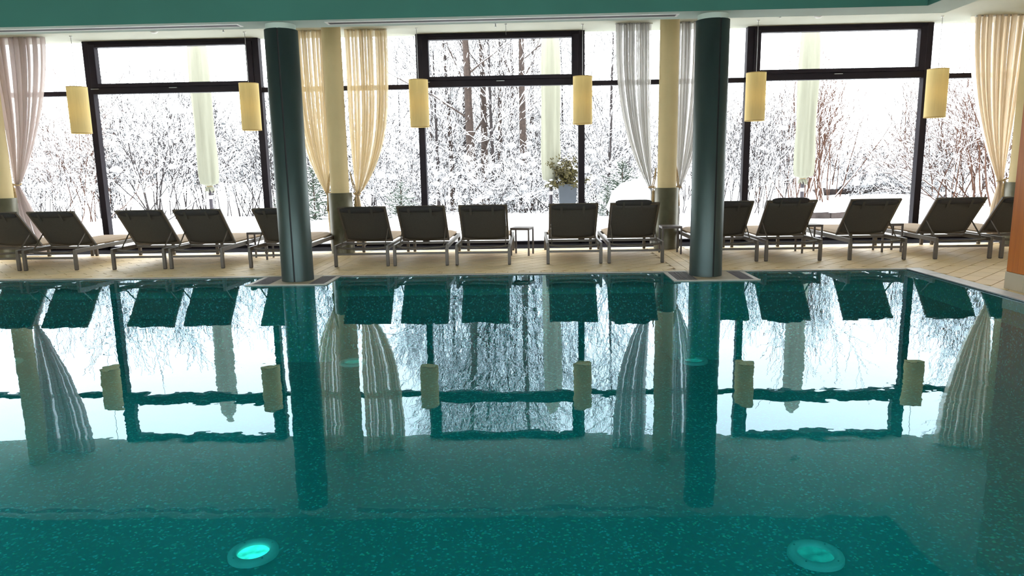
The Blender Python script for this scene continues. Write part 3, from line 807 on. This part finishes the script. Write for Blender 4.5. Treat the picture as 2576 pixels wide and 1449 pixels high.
# ------------------------------------------------------------------ pool lights
def pool_light(X, Y, lens, r, lab):
    t = empty('pool_light', (X,Y,Z_BED))
    MB().lathe([(r,0),(r,.02),(r*.97,.03),(r*.66,.03),(r*.63,.012)], 36).build('bezel', M['ring_light'], t)
    MB().disc((0,0), r*.64, .012, 32).build('lens', M[lens], t)
    sc_ = MB()
    for k in range(4): sc_.lathe([(.006,.03),(.006,.034),(0,.034)], 8, (r*.82*math.cos(.8+k*PI/2), r*.82*math.sin(.8+k*PI/2)))
    sc_.build('bezel_screws', M['steel'], t)
    tag(t, lab, 'pool light', 'round lights on the pool bed')
pool_light(-1.79,4.09,'lens_on',.155,'bright green round underwater light, front left of the pool')
pool_light(1.71,4.06,'lens_dim',.165,'dim round underwater light, front right of the pool')
pool_light(-6.78,8.66,'lens_dim',.17,'far underwater light at the left picture edge')
pool_light(-2.26,8.50,'lens_dim',.17,'far underwater light below the gold curtain reflection')
pool_light(1.94,8.44,'lens_dim',.17,'far underwater light beside the right column reflection')

# ------------------------------------------------------------------ outside: snow terrace
def ground(x, y):
    z = -.02+.02*math.sin(x*.7+y*.4)+.015*math.sin(x*1.9-y*1.3)
    r_ = max(0, min(1, (x-3)/8)); l_ = 1-r_
    z += r_*max(0, y-17)*.045 + .25*max(0, 1-((x-6.6)**2/16+(y-18.6)**2/3.0))*0
    z -= l_*max(0, y-19.5)*.05*(1 if y < 40 else .6)
    if y > 13.2: z += .06*min(1, (y-13.2)/1.0)
    return z
gx = np.concatenate([np.arange(-40,-14,2.0), np.arange(-14,16,.5), np.arange(16,46,2.0)]); gy = np.concatenate([np.arange(12.92,24,.4), np.arange(24,120,4.0)])
vs = [(float(x),float(y),ground(float(x),float(y))) for y in gy for x in gx]; nx = len(gx)
fs = [(j*nx+i, j*nx+i+1, (j+1)*nx+i+1, (j+1)*nx+i) for j in range(len(gy)-1) for i in range(nx-1)]
tag(MB().add(vs, fs, True).build('snow_ground', M['snow']), 'untouched white snow covering the terrace outside', 'snow', kind='stuff')

# ------------------------------------------------------------------ parasols in covers
def parasol(X, Y, seed, lab):
    g = ground(X,Y); t = empty('closed_parasol', (X,Y,g)); rnd = random.Random(seed)
    ph = [rnd.uniform(0,6.28) for _ in range(4)]
    MB().tube([(0,0,-.1),(0,0,4.4)], .042, 14).build('pole', M['pole'], t)
    MB().lathe([(.046,.68),(.046,.76)], 14).build('pole_collar', M['white_plastic'], t)
    prof = [(.05,.90),(.07,.93),(.055,.97),(.10,1.0),(.185,1.03),(.205,1.2),(.215,1.6),(.205,2.2),(.215,3.0),(.205,3.6),(.19,4.0),(.15,4.32),(.05,4.5),(0,4.52)]
    fine = []
    for (r0,z0),(r1,z1) in zip(prof, prof[1:]):
        k = max(1,int((z1-z0)/.12))
        for i in range(k): fine.append((r0+(r1-r0)*i/k, z0+(z1-z0)*i/k))
    fine.append(prof[-1])
    def rm(a, z): return 1+.09*math.sin(3*a+ph[0]+.5*z)+.08*math.sin(7*a+ph[1]-.9*z)+.03*math.sin(11*a+ph[2]+2*z)*(1.6 if z < 1.4 else 1)
    cv = MB().lathe(fine, 48, rmod=rm).build('cover', M['umb'], t)
    fr = MB()
    for k in range(9):
        a = 2*PI*k/9+ph[3]; fr.tube([(.05*math.cos(a),.05*math.sin(a),.95),(.085*math.cos(a+.3),.085*math.sin(a+.3),.90),(.10*math.cos(a+.5),.10*math.sin(a+.5),.82+.05*rnd.random())], [.03,.022,.008], 6)
    fr.build('cover_hem', M['umb'], cv)
    MB().tube([(.06*math.cos(a),.06*math.sin(a),.97) for a in [2*PI*k/14 for k in range(15)]], .012, 6).build('cord', M['rope'], cv)
    tag(t, lab, 'parasol', 'closed parasols on the terrace')
parasol(-7.47,16.4,1,'closed parasol in pale cover outside the left window')
parasol(.43,16.6,2,'closed parasol in pale cover beside the potted shrub outside')
parasol(6.15,16.5,3,'closed parasol in pale cover outside the right window')

# planter with an evergreen shrub
def planter(X, Y):
    g = ground(X,Y); t = empty('planter', (X,Y,g)); a, b_, h = .155, .205, .92
    MB().add([(-a,-a,0),(a,-a,0),(a,a,0),(-a,a,0),(-b_,-b_,h),(b_,-b_,h),(b_,b_,h),(-b_,b_,h),(-b_+.02,-b_+.02,h),(b_-.02,-b_+.02,h),(b_-.02,b_-.02,h),(-b_+.02,b_-.02,h),(-b_+.02,-b_+.02,h-.06),(b_-.02,-b_+.02,h-.06),(b_-.02,b_-.02,h-.06),(-b_+.02,b_-.02,h-.06)],
        [(0,3,2,1),(0,1,5,4),(1,2,6,5),(2,3,7,6),(3,0,4,7),(4,5,9,8),(5,6,10,9),(6,7,11,10),(7,4,8,11),(8,9,13,12),(9,10,14,13),(10,11,15,14),(11,8,12,15),(12,13,14,15)]).build('pot', M['pot'], t)
    rnd = random.Random(9); lf = MB(); st = MB(); sn = MB()
    for k in range(60):
        a = rnd.uniform(0,2*PI); el = rnd.uniform(.05,1.45); L = rnd.uniform(.34,.74)*(1.0 if el > .7 else .85)
        d = Vector((math.cos(a)*math.cos(el), math.sin(a)*math.cos(el), math.sin(el))); p = Vector((0,0,h-.03)); q = p+d*L-Vector((0,0,.05 if el < .5 else 0))
        st.tube([p, (p+q)/2+Vector((0,0,.03)), q], [.006,.004,.002], 4)
        for i in range(34):
            f = rnd.uniform(.3,1.05); c = p+(q-p)*f+Vector((rnd.gauss(0,.035),rnd.gauss(0,.035),rnd.gauss(0,.03)))
            s1 = Vector((rnd.gauss(0,1),rnd.gauss(0,1),rnd.gauss(0,1))).normalized()*rnd.uniform(.022,.044); s2 = s1.cross(Vector((rnd.gauss(0,1),rnd.gauss(0,1),rnd.gauss(0,1)))).normalized()*.017
            lf.add([c-s1,c+s2,c+s1,c-s2,c+s1.cross(s2).normalized()*.004], [(0,1,4),(1,2,4),(2,3,4),(3,0,4),(0,3,2,1)])
        if rnd.random() < .3: sn.blob(tuple(q+Vector((0,0,.02))), rnd.uniform(.03,.06), rnd.uniform(.03,.06), .022, k, 6, 4)
    st.build('stems', M['twig'], t); tag(lf.build('foliage', M['leaf'], t), kind='stuff'); sn.build('snow_caps', M['snow'], t)
    tag(t, 'tapered zinc planter with a yellow green shrub dusted with snow', 'planter')
planter(.80,16.35)

# ------------------------------------------------------------------ trees and shrubs
def seg_mesh(P0, P1, R0, R1, n=3):
    """prisms for all segments at once"""
    P0, P1, R0, R1 = map(np.asarray, (P0,P1,R0,R1)); d = P1-P0; L = np.linalg.norm(d,axis=1,keepdims=True)+1e-9; d = d/L
    a = np.where(np.abs(d[:,2:3]) < .9, np.array([[0,0,1.]]), np.array([[1.,0,0]])); x = np.cross(a,d); x /= np.linalg.norm(x,axis=1,keepdims=True); y = np.cross(d,x)
    ring = []
    for P, R_ in ((P0,R0),(P1,R1)):
        for j in range(n):
            t = 2*PI*j/n; ring.append(P+(x*math.cos(t)+y*math.sin(t))*R_[:,None])
    V = np.stack(ring,1).reshape(-1,3); N = len(P0); base = (np.arange(N)*2*n)[:,None,None]
    q = np.array([[j,(j+1)%n,n+(j+1)%n,n+j] for j in range(n)])[None]
    return V, (base+q).reshape(-1,4)
def grow(rnd, out, p, d, L, r, lev, maxlev, sp, curl, up):
    steps = max(3,int(4+(maxlev-lev))); st = L/steps
    pts = [p]
    for i in range(steps):
        d = (d+Vector((rnd.gauss(0,curl),rnd.gauss(0,curl),rnd.gauss(0,curl)))+Vector((0,0,up))).normalized()
        q = p+d*st; r2 = max(.0043, r*(1-.75*(i+1)/steps)) if lev else r*(1-.55*(i+1)/steps)
        r1 = max(.0043, r*(1-.75*i/steps)) if lev else r*(1-.55*i/steps)
        out.append((tuple(p),tuple(q),r1,r2,lev)); p = q; pts.append((p,d))
        if lev < maxlev and (i > 0 or lev > 0):
            for k in range(sp[lev]):
                if rnd.random() < .85:
                    ax = Vector((rnd.gauss(0,1),rnd.gauss(0,1),rnd.gauss(0,1))).cross(d).normalized(); ang = rnd.uniform(.35,.85)
                    nd = (d*math.cos(ang)+ax*math.sin(ang)).normalized()
                    grow(rnd, out, p, nd, L*rnd.uniform(.32,.52), max(.0043,r2*.5), lev+1, maxlev, sp, curl*1.15, up)
def to_mesh(name, segs, mat, n=3):
    V, F = seg_mesh([s[0] for s in segs],[s[1] for s in segs],np.array([s[2] for s in segs]),np.array([s[3] for s in segs]),n)
    me = bpy.data.meshes.new(name); me.from_pydata(V.tolist(), [], F.tolist()); me.materials.append(mat); return me
def plant_meshes(key, segs, mat, seed, snow_p=.55, clump=0, clump_r=.12, thick=.006):
    rnd = random.Random(seed)
    big = [s for s in segs if s[2] > .028]; small = [s for s in segs if s[2] <= .028]
    sn = []
    for s in segs:
        dx, dy, dz = (s[1][i]-s[0][i] for i in range(3)); Ls = math.sqrt(dx*dx+dy*dy+dz*dz); hz = math.sqrt(dx*dx+dy*dy)/(Ls+1e-9)
        if s[2] < .06 and rnd.random() < snow_p*(.25+.75*hz):
            o = s[2]+thick*.4; r_ = s[2]*.7+thick*rnd.uniform(.6,1.3)
            sn.append(((s[0][0],s[0][1],s[0][2]+o),(s[1][0],s[1][1],s[1][2]+o),r_,r_*.8))
    meshes = []
    if big: meshes.append(('limbs', to_mesh(key+'_limbs', big, mat, 7)))
    if small: meshes.append(('twigs', to_mesh(key+'_twigs', small, mat, 3)))
    if sn: meshes.append(('snow_on_twigs', to_mesh(key+'_snow', sn, M['snow'], 4)))
    if clump:
        mb = MB()
        for k in range(clump):
            s = rnd.choice(segs); rr = clump_r*rnd.uniform(.4,1.2); mb.blob((s[1][0],s[1][1],s[1][2]+.02), rr, rr, rr*.6, k, 6, 4, .25)
        me = mb.mesh(key+'_clumps'); me.materials.append(M['snow']); meshes.append(('snow_clumps', me))
    TREE[key] = meshes
def gen_tree(key, seed, H, r, mat, sp=(2,2,2), maxlev=3, curl=.10, up=.05, snow_p=.55, bare=.25, clump=0):
    rnd = random.Random(seed); segs = []
    p = Vector((0,0,-.1)); d = Vector((rnd.gauss(0,.02),rnd.gauss(0,.02),1)).normalized(); n = 18
    for i in range(n):
        d = (d+Vector((rnd.gauss(0,.025),rnd.gauss(0,.025),.06))).normalized(); q = p+d*(H/n); ra, rb = r*(1-.9*i/n), r*(1-.9*(i+1)/n)
        segs.append((tuple(p),tuple(q),ra,rb,0)); p = q
        if i/n > bare:
            for k in range(sp[0]+(1 if i > n*.6 else 0)):
                a = rnd.uniform(0,2*PI); el = rnd.uniform(.45,1.2); nd = Vector((math.cos(a)*math.cos(el),math.sin(a)*math.cos(el),math.sin(el)))
                grow(rnd, segs, p, nd, H*rnd.uniform(.22,.38)*(1.15-.6*i/n), max(.009,rb*.24), 1, maxlev, (0,)+tuple(sp[1:])+(1,), curl, up)
    plant_meshes(key, segs, mat, seed, snow_p, clump)
def gen_shrub(key, seed, H, stems, mat, spread=.6, sp=(2,2,1), maxlev=2, curl=.09, up=.06, snow_p=.5, r=.022, clump=0, clump_r=.12, base=.25):
    rnd = random.Random(seed); segs = []
    for k in range(stems):
        a = rnd.uniform(0,2*PI); el = PI/2-abs(rnd.gauss(0,spread)); el = max(.15,el)
        d = Vector((math.cos(a)*math.cos(el),math.sin(a)*math.cos(el),math.sin(el)))
        grow(rnd, segs, Vector((rnd.gauss(0,base),rnd.gauss(0,base),-.05)), d, H*rnd.uniform(.6,1.05), r*rnd.uniform(.5,1.1), 0, maxlev, sp, curl, up)
    plant_meshes(key, segs, mat, seed, snow_p, clump, clump_r)
def gen_conifer(key, seed, H, R_, mat, needle=True, tiers=16, dens=11, bushy=0.0):
    rnd = random.Random(seed); segs = [((0,0,-.1),(0,0,H*.5),H*.022,H*.014,0),((0,0,H*.5),(0,0,H),H*.014,.004,0)]
    nd = []
    for i in range(tiers):
        f = i/(tiers-1); z = H*(.08+.90*f); L = R_*(1-f)**.85+.04*H*.1
        for k in range(int(dens*(1-.5*f))):
            a = rnd.uniform(0,2*PI); e = -.18+.5*f+rnd.gauss(bushy*.6,.07+bushy); l_ = L*rnd.uniform(.75,1.1)
            p = Vector((0,0,z+rnd.gauss(0,.01*H))); dv = Vector((math.cos(a)*math.cos(e),math.sin(a)*math.cos(e),math.sin(e))); q = p+dv*l_
            nd.append((tuple(p),tuple(q),H*.006,H*.002,1))
            for j in range(7):
                g = rnd.uniform(.25,1); c = p+(q-p)*g; sdv = Vector((-math.sin(a),math.cos(a),0))*(1 if j % 2 else -1)
                w = (dv*.7+sdv*rnd.uniform(.4,.9)+Vector((0,0,rnd.uniform(-.25,.05)))).normalized()*l_*.28*(1.15-g*.6); nd.append((tuple(c),tuple(c+w),H*.0075,H*.002,1))
    TREE[key] = [('trunk', to_mesh(key+'_trunk', segs, M['bark'], 6)), ('needle_boughs', to_mesh(key+'_boughs', nd, mat, 4))]
    sn = [((s[0][0],s[0][1],s[0][2]+s[2]),(s[1][0],s[1][1],s[1][2]+s[2]*.8),s[2]*.8,s[3]) for s in nd if rnd.random() < .38]
    TREE[key].append(('snow_on_boughs', to_mesh(key+'_snow', sn, M['snow'], 4)))

gen_tree('big1', 11, 13.0, .185, M['bark'], (1,2,1), 3, .07, .05, .6, .12)
gen_tree('big2', 12, 12.0, .155, M['bark'], (1,2,1), 3, .07, .06, .6, .15)
gen_tree('slim1', 13, 10.0, .10, M['bark'], (2,2,1), 3, .06, .08, .6, .12)
gen_tree('slim2', 14, 8.0, .07, M['twig'], (2,2,1), 3, .07, .09, .55, .08)
gen_shrub('fan1', 21, 2.6, 16, M['twig'], .62, (2,2,1), 2, .09, .05, .55, .020, 16, .13)
gen_shrub('fan2', 22, 2.2, 14, M['twig'], .75, (2,2,1), 2, .11, .04, .6, .018, 22, .15)
gen_shrub('upright1', 23, 3.6, 20, M['twig_red'], .22, (1,2,1), 2, .06, .08, .35, .022, 6, .10, .45)
gen_shrub('upright2', 24, 3.0, 16, M['twig'], .30, (2,2,1), 2, .07, .07, .40, .018, 8, .10, .40)
gen_shrub('redfan', 27, 2.6, 12, M['twig_red'], .45, (2,2,1), 2, .12, .05, .45, .018, 4, .10)
gen_shrub('low1', 25, 1.15, 24, M['twig'], .70, (1,2,1), 2, .09, .03, .45, .012, 22, .12, .30)
gen_shrub('brown1', 26, 3.0, 22, M['twig_red'], .45, (2,2,1), 2, .12, .05, .45, .024, 14, .14, .45)
gen_conifer('fir1', 31, 6.0, 1.7, M['hazefir'], True, 18, 12)
gen_conifer('fir2', 32, 5.0, 1.7, M['hazefir'], True, 15, 12)
gen_conifer('pine', 33, 1.6, 1.0, M['needle'], True, 9, 18, .45)

def plant(name, key, X, Y, s, rz, lab, cat, group, dz=0.0, sx=1.0):
    t = empty(name, (X,Y,ground(X,Y)+dz), rz); t.scale = (s*sx,s*sx,s)
    for nm, me in TREE[key]:
        o = bpy.data.objects.new(nm, me); COL.objects.link(o); o.parent = t
        if nm != 'limbs' and nm != 'trunk': o['kind'] = 'stuff'
    tag(t, lab, cat, group); return t
def at(px, Y):
    """plan position X that a picture column px has at depth Y (used only to choose where things stand)"""
    a = (px-1288)/F_PX; d = _F+_R2*a+_U2*((724-520)/F_PX); return d.x*Y/d.y
G1 = 'tall bare trees behind the terrace'
for px, Y, key, s, rz, lab in (
  (1192,25.0,'big1',1.0,.4,'thickest bare tree trunk, left of centre in the middle window'),
  (1222,26.0,'big2',1.0,2.1,'bare tree close right of the thickest trunk in the middle window'),
  (1262,27.5,'slim1',1.15,1.2,'slender bare tree midway across the middle window'),
  (1316,24.0,'big2',1.0,4.4,'knotty bare tree left of the middle parasol'),
  (1138,28.0,'slim1',1.1,3.3,'slender bare tree above the left part of the middle window'),
  (1105,26.5,'slim2',1.05,.2,'thin leaning bare tree next to the left post of the middle window'),
  (1528,22.0,'slim2',.98,2.2,'lone slim bare tree left of the grey curtain'),
  (1290,31.0,'slim1',1.2,5.0,'thin pale bare tree behind the knotty tree'),
  (1010,30.0,'slim2',.9,1.0,'faint bare tree right of the gold curtain'),
  (1170,29.0,'slim2',1.2,2.9,'thin bare tree just left of the thickest trunk'),
  (1245,24.5,'slim2',1.15,4.1,'thin dark bare tree right of the double trunk in the middle window'),
  (1340,30.0,'slim1',1.1,.9,'bare tree half hidden by the middle parasol'),
  (1090,30.0,'slim1',1.0,5.5,'bare tree with steep branches at the upper left of the middle window'),
  (1415,30.0,'slim2',1.0,.3,'faint bare tree above the potted shrub'),
  (2470,24.0,'slim2',.85,.6,'bare tree top beside the tan curtain')):
    plant('bare_tree', key, at(px,Y), Y, s, rz, lab, 'tree', G1, -.3)
rnd = random.Random(77)
def shrub(px, Y, key, s, lab, group, dz=-.05, name='snowy_shrub'):
    plant(name, key, at(px,Y), Y, s, rnd.uniform(0,6.28), lab, 'shrub', group, dz)
for px, Y, key, s, lab in (
  (400,20.5,'fan1',1.25,'wide fan-shaped shrub in the left window'),
  (205,20.0,'redfan',1.1,'reddish bare shrub between rose curtain and left window post'),
  (120,19.5,'fan2',.9,'small snowy shrub beside the rose curtain'),
  (1985,22.0,'upright1',1.05,'tall clump of upright reddish stems left of the right parasol'),
  (2075,23.0,'upright1',1.1,'tall clump of upright reddish stems right of the right parasol'),
  (1925,20.5,'upright2',.85,'upright bare shrub behind the rightmost pool column'),
  (2110,25.0,'low1',1.2,'low snowy shrub over the dark rocks, left one'),
  (2190,25.5,'low1',1.3,'low snowy shrub over the dark rocks, middle one'),
  (2262,25.0,'low1',1.2,'low snowy shrub over the dark rocks, right one'),
  (2150,23.2,'low1',.9,'small low shrub before the broad dark rock'),
  (2235,23.4,'low1',.85,'small low shrub before the slanting dark rock'),
  (2290,27.0,'upright2',1.0,'upright shrub behind the right window post'),
  (2420,20.5,'brown1',1.0,'dense brown shrub left of the tan curtain'),
  (2490,20.0,'brown1',1.05,'dense brown shrub behind the tan curtain'),
  (2360,22.0,'low1',1.5,'low snowy shrub right of the right window post'),
  (1700,19.5,'fan1',.9,'snowy shrub behind the beige column with grey curtains'),
  (1860,19.0,'upright2',.8,'bare shrub seen right of the right steel column')):
    shrub(px, Y, key, s, lab, 'shrubs along the terrace edge')
def thicket(px, Y, key, s):
    w_ = ('left of the left steel column' if px < 700 else 'beside and behind the gold curtains' if px < 1050 else 'behind the tall trees in the middle window' if px < 1480 else 'around the grey curtains' if px < 1860 else 'behind the right window')
    shrub(px, Y, key, s, 'frosted bare shrub in the tangled snowy thicket '+w_, 'snowy thicket '+w_)
keys = ['fan1','fan2','upright2','fan1','upright2']
for i in range(44):
    px = -60+i*63+rnd.uniform(-22,22)
    if 2060 < px < 2300 or (px < 690 and i % 3 == 1): continue
    Y = rnd.uniform(22,27) if px < 1000 else rnd.uniform(27,33)
    thicket(px, Y, rnd.choice(keys), rnd.uniform(1.0,1.35) if px < 1800 else rnd.uniform(.8,1.1))
for i in range(7):
    thicket(1000+i*88+rnd.uniform(-30,30), rnd.uniform(28,33), rnd.choice(['upright2','fan2','fan1']), rnd.uniform(1.1,1.7))
for i in range(11):
    thicket(1000+i*56+rnd.uniform(-15,15), rnd.uniform(21.5,24), rnd.choice(['low1','fan2']), rnd.uniform(.7,1.1))
for px, Y, s, lab in ((792,19.0,1.0,'dark snowy pine bush left of the gold curtains'), (740,20.0,.9,'dark snowy pine bush behind the left steel column'),
                      (1565,20.0,1.05,'dark snowy pine bush behind the grey curtain'), (1528,19.0,.6,'small dark pine bush left of the grey curtain'), (1010,20.0,.75,'snow-laden pine bush right of the gold curtains')):
    plant('pine_bush', 'pine', at(px,Y), Y, s, px*.1, lab, 'shrub', 'snowy pine bushes', -.1)
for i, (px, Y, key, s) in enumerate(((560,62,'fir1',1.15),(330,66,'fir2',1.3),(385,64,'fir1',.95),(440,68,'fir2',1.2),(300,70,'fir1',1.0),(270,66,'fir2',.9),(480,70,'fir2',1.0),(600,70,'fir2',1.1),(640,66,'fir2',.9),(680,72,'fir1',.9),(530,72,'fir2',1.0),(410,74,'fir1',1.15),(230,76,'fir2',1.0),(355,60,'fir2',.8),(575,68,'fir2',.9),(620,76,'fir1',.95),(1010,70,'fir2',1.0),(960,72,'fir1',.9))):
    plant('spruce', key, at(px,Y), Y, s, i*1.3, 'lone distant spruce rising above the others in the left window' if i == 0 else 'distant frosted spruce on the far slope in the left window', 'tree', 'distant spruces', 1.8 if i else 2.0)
# rocks under snow, snow mounds, stone edging
for i, (px, Y, rx, rz_, lab) in enumerate(((2085,24.2,.5,.24,'dark rock under the left low shrub'), (2142,24.0,.6,.24,'broad flat dark rock under the middle low shrub'), (2205,24.3,.4,.28,'slanting dark rock between the low shrubs'), (2262,24.0,.38,.24,'dark rock under the right low shrub'), (2296,24.2,.3,.20,'dark rock at the right window post'))):
    X = at(px,Y); g = ground(X,Y); t = empty('rock', (X,Y,g-.05))
    MB().blob((0,0,rz_*.55), rx, .4, rz_, i+3, 9, 7, .28).build('stone', M['rock'], t)
    MB().blob((0,.0,rz_*1.3), rx*1.02, .50, rz_*.62, i+9, 9, 6, .2).build('snow_cap', M['snow'], t)
    tag(t, lab, 'rock', 'snow-capped rocks at the far edge')
X = at(1620,18.5)
tag(MB().blob((0,0,.35), .95, .8, .62, 4, 14, 9, .08).build('snow_mound', M['snow'], None, (X,18.5,ground(X,18.5))), 'rounded snow mound behind the grey curtain', 'snow mound')
X = at(2085,17.3); t = empty('stone_edging', (X,17.3,ground(X,17.3)))
for k in range(4):
    MB().bbox(-1.0+k*.5+.005,-.5+k*.5-.005,-.14,.14,-.05,.17+.012*(k % 2),.02).build('edging_stone', M['rock'], t)
MB().blob((0,.12,.17),1.2,.30,.075,3,12,6,.08).build('snow_cap', M['snow'], t)
tag(t, 'low row of dark edging stones poking out of the snow', 'edging')
